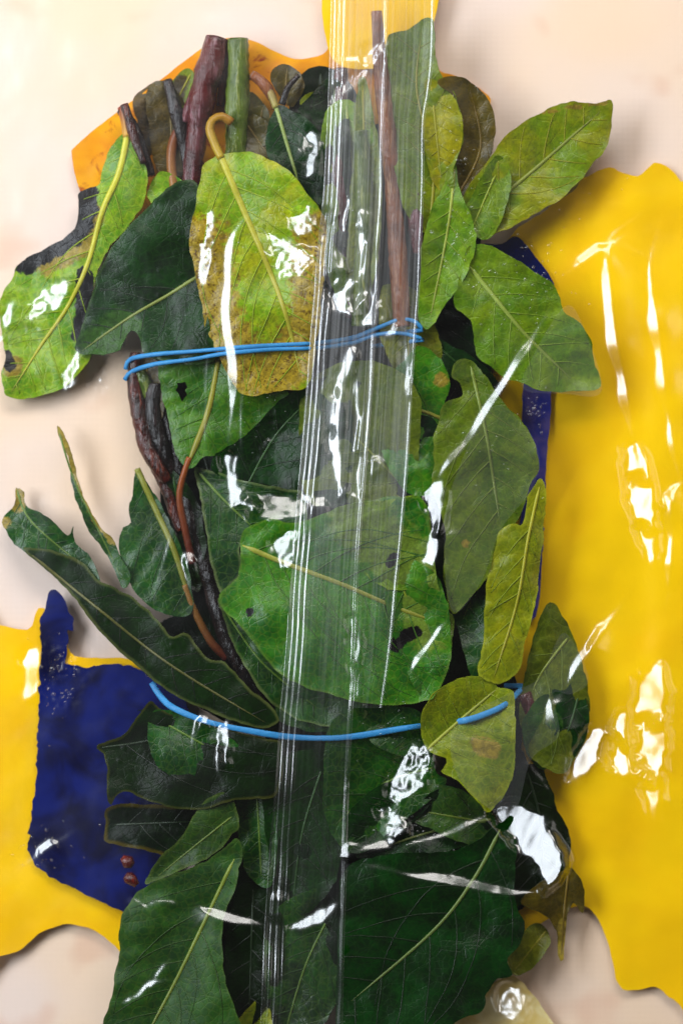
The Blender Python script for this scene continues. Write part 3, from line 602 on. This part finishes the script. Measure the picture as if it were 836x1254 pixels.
leaf('fan', [(520,100),(550,112),(566,150),(557,200),(536,232),(520,180)], [(528,106),(540,222)], 3, w=(2,1), sp=26)
leaf('fgreen', [(586,222),(611,190),(626,222),(606,286),(580,290),(566,270)], [(612,200),(576,284)], 4, w=(2,1), sp=24, cup=2)
leaf('dark', [(203,575),(235,600),(252,660),(242,724),(222,692),(207,630)], [(212,584),(238,716)], -1, w=(2,1), sp=20)
leaf('midd', [(640,880),(672,850),(691,900),(668,941),(645,925)], [(674,856),(652,930)], 3, w=(2,1), sp=20)
leaf('brown', [(165,440),(196,446),(204,490),(190,520),(168,500)], [(180,446),(186,514)], -1, w=(2,1), veins=False)
leaf('deep', [(345,840),(400,850),(440,862),(436,890),(380,896),(340,880)], [(345,850),(430,882)], 2, w=(2,1), sp=20)

# ------------------------------------------------------------------ height of what lies in the bag, and the drape over it
def shift_max(A, r):
    B = A.copy()
    for dy in range(-r, r + 1):
        for dx in range(-r, r + 1):
            if dx * dx + dy * dy <= r * r: B = np.maximum(B, np.roll(np.roll(A, dy, 0), dx, 1))
    return B
def blur(A, s):
    k = np.arange(-int(3 * s), int(3 * s) + 1); g = np.exp(-0.5 * (k / s) ** 2); g /= g.sum()
    pad = len(k) // 2
    for ax in (0, 1):
        B = np.pad(A, [(pad, pad) if i == ax else (0, 0) for i in (0, 1)], mode='edge')
        A = np.apply_along_axis(lambda v: np.convolve(v, g, 'valid'), ax, B)
    return A
def sample(A, x, y):
    fx = np.clip((x - HX0) / HD - 0.5, 0, HW - 1.001); fy = np.clip((y - HY0) / HD - 0.5, 0, HH - 1.001)
    i, j = fy.astype(int), fx.astype(int); a, b = fy - i, fx - j
    return (A[i, j] * (1 - b) + A[i, j + 1] * b) * (1 - a) + (A[i + 1, j] * (1 - b) + A[i + 1, j + 1] * b) * a
tight = blur(shift_max(height, 2), 2.0)

# ------------------------------------------------------------------ rubber bands
tR = NT('blue_rubber'); Pn = tR.pos(); nn = tR.noise(Pn, 12, 4)
BLUE = tR.done(tR.pbsdf(tR.mix(nn, lin((30, 116, 180)), lin((60, 152, 210))), 0.5, 0.4, tR.bump(tR.noise(Pn, 4, 3), 0.4, 0.0003)))
def band(strands, label, flat, rad, sink=()):
    root = thing('rubber_band', (0, 0, 0), label, 'rubber band', 'blue rubber bands round the bunch')
    for top in strands:
        T = catmull(top, False, 4.0); n = len(T)
        z = sample(tight, T[:, 0], T[:, 1]) + 3.0
        for (sa, sb, sc) in sink or (): z = z - np.where((T[:, 0] > sa) & (T[:, 0] < sb), sc, 0)
        zs = np.convolve(np.pad(z, 4, mode='edge'), np.ones(9) / 9, 'valid')
        under = np.array([(T[-1] + (T[0] - T[-1]) * k / 20) for k in range(21)])
        dz = np.array([max(8.0, (zs[-1] * (20 - k) + zs[0] * k) / 20 - 1.0 * min(k, 20 - k) * 14) for k in range(21)])
        P = np.concatenate([np.column_stack([T, zs]), np.column_stack([under, dz])[1:-1]])
        V, F = tube(P, [rad * (1 + 0.10 * math.sin(i * .21)) for i in range(len(P))], flat, 10, 0.03, n)
        F = F[:-2]; m = len(P); F += [((m - 1) * 10 + k, (m - 1) * 10 + (k + 1) % 10, (k + 1) % 10, k) for k in range(10)]
        mesh_obj('strand', V, F, BLUE, root); splat(T[:, 0], T[:, 1], zs + rad * .6)
    return root
band([[(154,452),(160,440),(190,434),(240,430),(300,425),(350,422),(388,420),(430,414),(466,400),(490,391),(508,394),(517,404)],
      [(153,465),(162,455),(190,446),(235,440),(275,433),(330,428),(390,426),(430,420),(460,410),(490,408),(508,412),(518,416)]],
     'blue rubber band round the upper part, doubled at its ends', 0.7, 2.6)
band([[(186,836),(194,849),(208,864),(232,876),(262,886),(300,894),(350,902),(400,904),(440,901),(500,891),(550,885),(575,881),(605,870),(622,860),(634,848),(640,840)]],
     'flat blue rubber band round the lower part of the bunch', 0.42, 3.6, [(520, 552, 26), (100, 197, 16), (631, 700, 24)])

# ------------------------------------------------------------------ clear film
drape = shift_max(height, 2)

for _ in range(90):                      # taut film: never steeper than one in six
    q = drape
    for dy, dx, ln in ((0, 1, 1), (0, -1, 1), (1, 0, 1), (-1, 0, 1), (1, 1, 1.414), (1, -1, 1.414), (-1, 1, 1.414), (-1, -1, 1.414)):
        p = np.pad(drape, 1, mode='edge')[1 + dy:1 + dy + HH, 1 + dx:1 + dx + HW]; q = np.maximum(q, p - 0.10 * HD * ln)
    if np.allclose(q, drape): break
    drape = q
drape = blur(drape, 6.0) + 2.5

# wrinkles: points, half-width, height
CREASE = [([(426,1050),(450,1062),(500,1074),(560,1086),(620,1097),(664,1092)], 12, 5), 
 ([(300,268),(287,292),(283,340),(283,400),(291,445),(288,490),(279,545)], 11.4, 4.6), 
 ([(672,380),(640,440),(606,494),(572,545),(530,592)], 13, 3.8),  ([(536,640),(536,678),(524,706)], 14, 4),
 ([(550,757),(528,790),(502,824)], 13, 4.5),
 ([(428,1046),(450,1042),(510,1034),(560,1020),(606,994)], 11, 3),  ([(428,1030),(425,1056)], 9.5, 5),
  
    
 ([(764,276),(746,296),(748,350),(756,420),(768,480),(776,540)], 14, 4.5),  
 ([(804,284),(797,330),(808,410),(816,480),(828,560),(836,600)], 14, 5), ([(836,590),(822,610),(824,660),(818,722)], 16, 6),
  
 ([(178,1110),(200,1106),(222,1111)], 7.6, 2.5), ([(158,1098),(180,1115),(206,1130)], 4.8, 1.6), ([(240,1108),(260,1124),(290,1132),(326,1134)], 13, 3.5),
 ([(182,1208),(210,1200)], 7.6, 2.4), ([(150,1228),(170,1222),(186,1200)], 5.7, 2), ([(190,1200),(206,1178)], 3.8, 1.2),
 ([(215,640),(204,680),(192,720),(190,745)], 3.8, 1.4), ([(224,690),(240,686)], 11.4, 3), ([(45,1048),(72,1030)], 9.5, 3),
 ([(270,900),(276,930),(274,960)], 9.5, 3.5), ([(240,884),(262,890)], 11.4, 3), ([(300,430),(296,560)], 3.8, 0.8), ([(255,430),(252,560)], 3.8, 1),
   ([(690,1175),(684,1254)], 3.8, 1.4), ([(672,850),(680,880),(690,910)], 13.3, 5), ([(640,930),(655,950),(672,970)], 9.5, 4),
 ([(735,760),(720,800)], 7.6, 1.2), ([(690,845),(760,740)], 11.4, 1.4), ([(700,330),(745,300)], 11.4, 2),
]
def creases(x, y, L):
    """folds with one steep flank and one gentle flank"""
    Q = np.stack([x, y], 1); r = np.zeros(len(Q))
    lamps = [np.array([math.cos(math.radians(a)), -math.sin(math.radians(a))]) for a in (160, 86)]
    for k, (pts, w, h) in enumerate(L):
        P = catmull(pts, False, 6.0); w = w * 0.95; lo, hi = P.min(0) - 8 * w, P.max(0) + 8 * w
        m = np.where((Q[:, 0] > lo[0]) & (Q[:, 0] < hi[0]) & (Q[:, 1] > lo[1]) & (Q[:, 1] < hi[1]))[0]
        if not len(m): continue
        q = Q[m]; d, s, a = seg_dist(q, P); La = a.max() + 1e-6; t = a / La
        cum = np.concatenate([[0], np.cumsum(np.hypot(*np.diff(P, axis=0).T))])
        foot = np.stack([np.interp(a, cum, P[:, 0]), np.interp(a, cum, P[:, 1])], 1)
        tg = np.gradient(P, axis=0); tg /= np.hypot(*tg.T)[:, None]
        tx = np.interp(a, cum, tg[:, 0]); ty = np.interp(a, cum, tg[:, 1]); nrm = np.stack([-ty, tx], 1); nrm /= np.hypot(*nrm.T)[:, None]
        sgn = np.sign(np.sum((q - foot) * nrm, 1)); 
        dots = [nrm @ l for l in lamps]; use0 = np.abs(dots[0]) >= np.abs(dots[1]) * 0.9
        dl = np.where(use0, dots[0], dots[1]); lit = sgn * dl > 0
        out = nrm * np.sign(dl)[:, None]                       # towards the lamp
        phi = np.arctan(np.sum(-(foot - np.array([418., 627.])) * out, 1) / HC)
        e = 10.0
        bdu = (sample(drape, foot[:, 0] + out[:, 0] * e, foot[:, 1] + out[:, 1] * e) - sample(drape, foot[:, 0] - out[:, 0] * e, foot[:, 1] - out[:, 1] * e)) / (2 * e)
        sl = np.clip(np.tan(math.radians(25.5) + 0.5 * phi) + bdu, 0.2, 0.85)
        tap = np.clip(np.minimum(t, 1 - t) * 4 + 0.12, 0, 1)
        ww = w * tap * (0.85 + 0.4 * vnoise(a, a * 0, 38, 50 + k)) + 0.5
        H = sl * ww
        bump_ = np.sqrt(np.maximum(ww - d, 0) ** 2 + 0.0)
        r[m] += np.where(lit, sl * bump_, H * np.exp(-(d / (2.0 * w + 2)) ** 2))
    return r
# flat creased-in facets: outline, azimuth they face, slope
FACET = [([(782,826),(813,818),(814,880),(776,885)],177,.4,.15,12), ([(775,887),(814,882),(811,950),(783,950)],177,.4,.15,12), ([(783,952),(811,952),(803,1010)],177,.4,.15,12),
         ([(696,944),(722,890),(748,902),(740,932),(706,958)],150,.4,.15,12), ([(740,930),(750,902),(798,955),(770,952)],150,.4,.15,12), ([(764,545),(786,548),(796,586),(766,590)],174,.4,.15,12), ([(766,592),(797,587),(804,642),(780,648)],174,.4,.15,12), ([(780,650),(804,644),(800,694)],174,.4,.1,12),
         ([(514,604),(540,584),(546,616),(536,652),(526,636)],160,.4,.12,12), ([(272,556),(284,556),(290,592),(312,610),(312,626),(288,618),(274,592)],160,.4,.2,9), ([(602,990),(632,983),(662,998),(692,1046),(690,1068),(668,1092),(652,1060),(624,1026)],150,.44), 
         ([(304,604),(368,606),(374,634),(340,640),(308,636)],90,.46,.5,8), ([(28,798),(50,802),(48,852),(28,850)],165,.42), ([(748,880),(775,868),(778,910),(760,915)],150,.44),
         ([(605,1222),(628,1205),(645,1240),(625,1254)],140,.4,.8,8),
         ([(320,274),(346,290),(386,312),(384,332),(352,342),(334,312)],150,.40,1.0,6), ([(350,262),(380,254),(390,280),(372,288)],150,.40,1.0,6), ([(240,272),(262,266),(258,345),(242,330)],165,.36,.8,7), ([(48,352),(86,345),(76,376),(34,388)],140,.40,.8,7), ([(76,452),(98,430),(94,470),(80,474)],150,.40,.9,6), ([(4,378),(14,370),(18,398),(8,400)],150,.42,.8,6),
         ([(502,908),(530,926),(520,966),(480,988),(474,960)],150,.36,1.1,6), ([(333,664),(362,650),(362,696),(344,692)],150,.38,1.0,6), ([(262,888),(280,886),(280,935),(266,930)],160,.38,1.0,6), ([(462,990),(478,985),(500,1015),(480,1030)],140,.38,1.0,6), ([(372,165),(390,172),(390,210),(378,215)],160,.4,.8,6)]
SFACET = [([(399,258),(410,300),(420,340),(400,348)],160,.4), ([(400,346),(420,336),(446,362),(432,390),(404,372)],152,.4), ([(432,360),(450,358),(474,388),(466,402),(438,394)],150,.4), ([(468,384),(492,406),(474,412)],150,.4), ([(420,436),(436,434),(420,478),(404,480)],176,.4), ([(404,482),(420,480),(416,530),(400,530)],178,.4), ([(400,532),(416,532),(420,604),(408,580)],176,.4), ([(402,124),(420,100),(446,88),(442,106),(418,120)],150,.4), ([(446,62),(470,56),(466,74),(448,78)],150,.4), ([(352,1134),(376,1118),(408,1106),(404,1126),(376,1138)],120,.4), ([(492,406),(502,440),(506,484),(496,470)],172,.4), ([(428,758),(442,768),(440,812),(430,815)],176,.4), ([(430,817),(440,815),(440,856),(432,856)],176,.4), ([(424,246),(434,252),(424,284),(416,280)],170,.4), ([(438,560),(450,566),(446,606),(434,600)],176,.4)]
def facets(x, y, L, pleat=0):
    Q = np.stack([x, y], 1); r = np.zeros(len(Q))
    for k, (pts, az, sl, *nz) in enumerate(L):
        na, nsz = nz or (0.25, 11)
        P = catmull(pts, True, 6.0); lo, hi = P.min(0) - 16, P.max(0) + 16
        m = np.where((Q[:, 0] > lo[0]) & (Q[:, 0] < hi[0]) & (Q[:, 1] > lo[1]) & (Q[:, 1] < hi[1]))[0]
        if not len(m): continue
        q = Q[m]; d, _, _ = seg_dist(q, P, True); sd = np.where(inside(q, P), d, -d)
        k_ = np.clip((sd + 8 + 3 * vnoise(q[:, 0], q[:, 1], 9, 260 + k)) / 13, 0, 1); k_ = k_ * k_ * (3 - 2 * k_)
        a = math.radians(az); cc = P.mean(0); dv = np.array([math.cos(a), -math.sin(a)])
        hh = sample(drape, cc[0] + dv[0] * np.array([-18., 18.]), cc[1] + dv[1] * np.array([-18., 18.])); sl = math.tan(math.radians(25) + 0.5 * math.atan(-(cc - np.array([418., 627.])) @ dv / HC)) + (hh[1] - hh[0]) / 36.0
        u = (q - P.mean(0)) @ np.array([math.cos(a), -math.sin(a)])
        if pleat: u = u + 3 * vnoise(q[:, 0], q[:, 1], 22, 290 + k); u = u - pleat * np.round(u / pleat)      # a run of narrow pleats
        r[m] += k_ * (-sl * u + na * vnoise(q[:, 0], q[:, 1], nsz, 200 + k) + 0.5 * vnoise(q[:, 0] + 0.4 * q[:, 1], q[:, 1] * 0.35, 12, 230 + k) + 0.14 * np.abs(na) * rng.uniform(-1, 1, len(q)))
    return r
fx = np.arange(-150, 990, 2.6); fy = np.arange(-150, 1410, 2.6); FX, FY = np.meshgrid(fx, fy); X, Y = FX.ravel(), FY.ravel()
near = sample(blur(height, 3.0), X, Y); base = sample(drape, X, Y); amp = np.clip((base - 22) / 25, 0.12, 1)
cre = creases(X, Y, CREASE) + facets(X, Y, FACET[:14]); fz = base + cre + facets(X, Y, FACET[14:]) + amp * (0.8 * vnoise(X, Y, 34, 91) + 0.3 * vnoise(X, Y, 15, 92) + 2.0 * vnoise(X, Y, 90, 93))
WETS = [(350,300,34,40),(255,290,16,40),(330,520,40,50),(345,685,28,28),(495,680,26,60),(500,930,44,50),(470,1000,34,34),(540,340,26,50),(545,270,26,40),(265,920,24,40),(320,990,15,50),(70,825,26,34),(655,510,14,34),(25,390,34,36),(110,460,30,26),(440,640,30,40),(500,850,40,24),(530,1060,60,24),(660,960,24,24)]
wetm = np.zeros(len(X))
for (cx, cy, sx, sy) in WETS: wetm = np.maximum(wetm, np.exp(-0.5 * (((X - cx) / sx) ** 2 + ((Y - cy) / sy) ** 2) ** 1.5))
wetm = np.maximum(wetm, 0.22 * np.clip((near - 24) / 12, 0, 1)); wetm = wetm * np.exp(-np.abs(cre) * 1.5); fz = fz + 1.5 * wetm * np.clip(vnoise(X, Y, 22, 96) * 2.0 + 0.5, 0, 1) * (0.75 * vnoise(X, Y, 5.2, 94) + 0.45 * rng.uniform(-1, 1, len(X)))
spk = (rng.uniform(0, 1, len(X)) < 0.008 * np.clip((near - 22) / 12, 0, 1) * np.clip(vnoise(X, Y, 48, 97) * 2 + 0.7, 0, 1.6))
fz = fz + spk * (np.abs(cre) < 0.2) * rng.uniform(0.5, 1.7, len(X))
ny, nx = FX.shape; idx = np.arange(nx * ny).reshape(ny, nx)
FF = np.stack([idx[:-1, :-1], idx[1:, :-1], idx[1:, 1:], idx[:-1, 1:]], -1).reshape(-1, 4)
def fast_mesh(name, V, Q, mat, parent, attrs=None):
    me = bpy.data.meshes.new(name); V = np.asarray(V, np.float32); Q = np.asarray(Q, np.int32)
    me.vertices.add(len(V)); me.vertices.foreach_set('co', V.ravel())
    me.loops.add(Q.size); me.loops.foreach_set('vertex_index', Q.ravel())
    me.polygons.add(len(Q)); me.polygons.foreach_set('loop_start', np.arange(0, Q.size, 4, dtype=np.int32))
    me.update(calc_edges=True); me.polygons.foreach_set('use_smooth', np.ones(len(Q), bool))
    for k, a in (attrs or {}).items():
        a = np.asarray(a, np.float32)
        if a.ndim == 1: at = me.attributes.new(k, 'FLOAT', 'POINT'); at.data.foreach_set('value', a)
        else: at = me.attributes.new(k, 'FLOAT_VECTOR', 'POINT'); at.data.foreach_set('vector', a.ravel())
    me.materials.append(mat); me.validate(); o = bpy.data.objects.new(name, me); col.objects.link(o); o.parent = parent
    return o
FILM = film_material('clear_film', 0.0012, 0.095, rough=0.17)
film = fast_mesh('film', world_pts(X, Y, fz), FF, FILM, bag); film['label'] = 'clear wrinkled film over the leaves'

# seam strip: left edge, right edge by y
def strip(name, left, right, lift, mat, extra, step=1.6, amp=1.0, label=None, seed=5, fold=()):
    l = catmull(left, False, 4.0); r_ = catmull(right, False, 4.0)
    ys = np.arange(max(l[0][1], r_[0][1]), min(l[-1][1], r_[-1][1]), 3.0)
    xl = np.interp(ys, l[:, 1], l[:, 0]); xr = np.interp(ys, r_[:, 1], r_[:, 0])
    n = int((xr - xl).max() / step); t = np.linspace(0, 1, n)
    XX = xl[:, None] + (xr - xl)[:, None] * t[None]; YY = np.repeat(ys[:, None], n, 1); TT = np.repeat(t[None], len(ys), 0)
    x, y, tt = XX.ravel(), YY.ravel(), TT.ravel()
    g = vnoise(tt * 400, y * 0.02, 9, seed) * 0.7 + vnoise(tt * 400, y * 0.03, 4.5, seed + 1) * 0.35
    fc = facets(x, y, [f_ + (0.08, 14) for f_ in SFACET]); calm = np.exp(-np.abs(fc) * 0.9)
    cs = creases(x, y, extra) * np.where(np.abs(fc) > 0.3, 0.25, 1.0)
    z = sample(drape, x, y) + lift + amp * 0.4 * g * calm + 1.2 * vnoise(x, y, 40, seed + 2) + cs + fc
    for (t0, w, h) in fold: z = z + h * np.exp(-(((tt + 0.012 * vnoise(y, y * 0, 60, 7)) - t0) / w) ** 2)
    idx = np.arange(n * len(ys)).reshape(len(ys), n)
    Q = np.stack([idx[:-1, :-1], idx[1:, :-1], idx[1:, 1:], idx[:-1, 1:]], -1).reshape(-1, 4)
    o = fast_mesh(name, world_pts(x, y, z), Q, mat, bag, dict(luv=np.stack([y, tt * (xr - xl).max(), tt * 0], 1)))
    if label: o['label'] = label
    return o
SEAM = film_material('seam_film', 0.085, 0.11, groove=True, rough=0.18)
FLAP = film_material('seam_flap_film', 0.06, 0.075, groove=True, rough=0.12)
LE = [(407,-60),(404,40),(400,150),(395,240),(386,330),(376,460),(368,560),(358,680),(350,790),(342,880),(335,980),(327,1080),(321,1180),(318,1320)]
IN = [(478,-60),(474,60),(471,150),(468,240),(464,330),(457,460),(450,560),(441,680),(436,790),(432,880),(427,980),(424,1080),(421,1180),(419,1320)]
OUT = [(533,-60),(531,60),(526,112),(520,150),(519,220),(515,330),(506,460),(499,580),(490,680),(479,790),(468,868)]
SCR = [   ([(426,252),(420,280)], 12, 5),
       ([(440,252),(448,300),(446,350)], 7.5, 3), ([(452,290),(440,345)], 6, 3), ([(452,66),(468,60)], 10.5, 6),  ([(404,76),(440,74),(466,70)], 10.5, 3.5),
        ([(436,440),(440,520),(432,590),(450,612)], 6, 3), ([(446,500),(434,580)], 4.5, 2.2), ([(440,600),(438,720),(432,860)], 4.5, 2.6), 
       ([(430,900),(428,945),(436,958)], 7.5, 4),  ([(334,1130),(340,1092)], 9, 4), ([(420,1040),(432,1046),(426,1066)], 9, 6),
       ([(405,620),(370,622)], 10.5, 4), ([(455,560),(470,575)], 12, 3)]
strip('seam_strip', LE, IN, 5.0, SEAM, SCR, label='ridged heat-sealed seam strip', fold=[(0.015, .02, 3.0), (0.09, .014, 2.2), (0.17, .016, 2.4), (0.25, .02, 1.6), (0.97, .02, 2.6)])
strip('seam_flap', [(x - 1, y) for x, y in IN if y < 900], OUT, 3.0, FLAP, SCR, amp=0.5, label='thin flap beside the seam strip', seed=9, fold=[(0.97, .03, 2.0), (0.5, .03, .8)])

# folded film layer over the right-hand leaves; milk paints in a soft reflected veil
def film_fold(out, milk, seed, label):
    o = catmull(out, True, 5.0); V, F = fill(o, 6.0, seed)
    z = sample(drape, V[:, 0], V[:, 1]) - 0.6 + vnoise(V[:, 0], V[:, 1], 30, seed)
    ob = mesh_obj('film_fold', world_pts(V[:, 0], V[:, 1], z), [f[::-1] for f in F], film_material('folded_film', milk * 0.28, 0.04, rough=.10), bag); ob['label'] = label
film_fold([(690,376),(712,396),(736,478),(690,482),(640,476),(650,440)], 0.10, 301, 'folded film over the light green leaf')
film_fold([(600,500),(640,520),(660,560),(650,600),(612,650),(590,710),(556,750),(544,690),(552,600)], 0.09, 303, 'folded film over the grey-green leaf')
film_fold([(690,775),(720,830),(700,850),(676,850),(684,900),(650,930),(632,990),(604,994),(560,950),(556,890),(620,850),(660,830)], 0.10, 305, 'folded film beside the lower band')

# ------------------------------------------------------------------ water droplets between film and leaves
tD = NT('water'); gD = film_material('water', 0.0, 0.10, rough=0.05); WAT = gD
DV = []; DF = []; 
def drop(x, y, r, asp, an):
    z0 = float(sample(drape, np.array([x]), np.array([y]))[0]) + 2.0; o = len(DV); n = 8
    for k, (rr, hh) in enumerate(((1.0, 0.0), (0.75, 0.5), (0.35, 0.72))):
        for j in range(n):
            q = 2 * math.pi * j / n; u, v = rr * r * math.cos(q), rr * r * asp * math.sin(q)
            X_, Y_ = x + u * math.cos(an) - v * math.sin(an), y + u * math.sin(an) + v * math.cos(an)
            DV.append(world_pts(np.array(X_), np.array(Y_), np.array(z0 + hh * r)))
    for k in range(2):
        for j in range(n): DF.append((o + k * n + j, o + k * n + (j + 1) % n, o + (k + 1) * n + (j + 1) % n, o + (k + 1) * n + j)[::-1])
    DF.append(tuple(o + 2 * n + j for j in range(n))[::-1])
for (cx, cy, sx, sy, n, r0) in [(620,360,50,50,70,1.6),(560,190,25,60,40,2.0),(560,290,30,50,40,2.2),(660,330,40,40,30,1.6),(700,230,40,60,20,1.4),(655,500,14,20,30,2.0),(70,830,22,40,60,1.8),(60,1040,40,30,25,1.8),(300,300,50,80,30,1.4),(330,520,40,50,40,1.3),(430,280,25,60,25,2.0),(600,560,40,80,25,1.6),(480,900,40,60,50,1.5),(520,1010,60,30,50,1.6)]:
    for _ in range(n): drop(random.gauss(cx, sx * .6), random.gauss(cy, sy * .6), r0 * random.uniform(.5, 1.5), random.uniform(.5, 1), random.uniform(0, 3))
wd = mesh_obj('condensation', np.array(DV), DF, WAT); wd['kind'] = 'stuff'; wd['label'] = 'tiny water droplets beaded on the clear film'; wd['category'] = 'condensation'
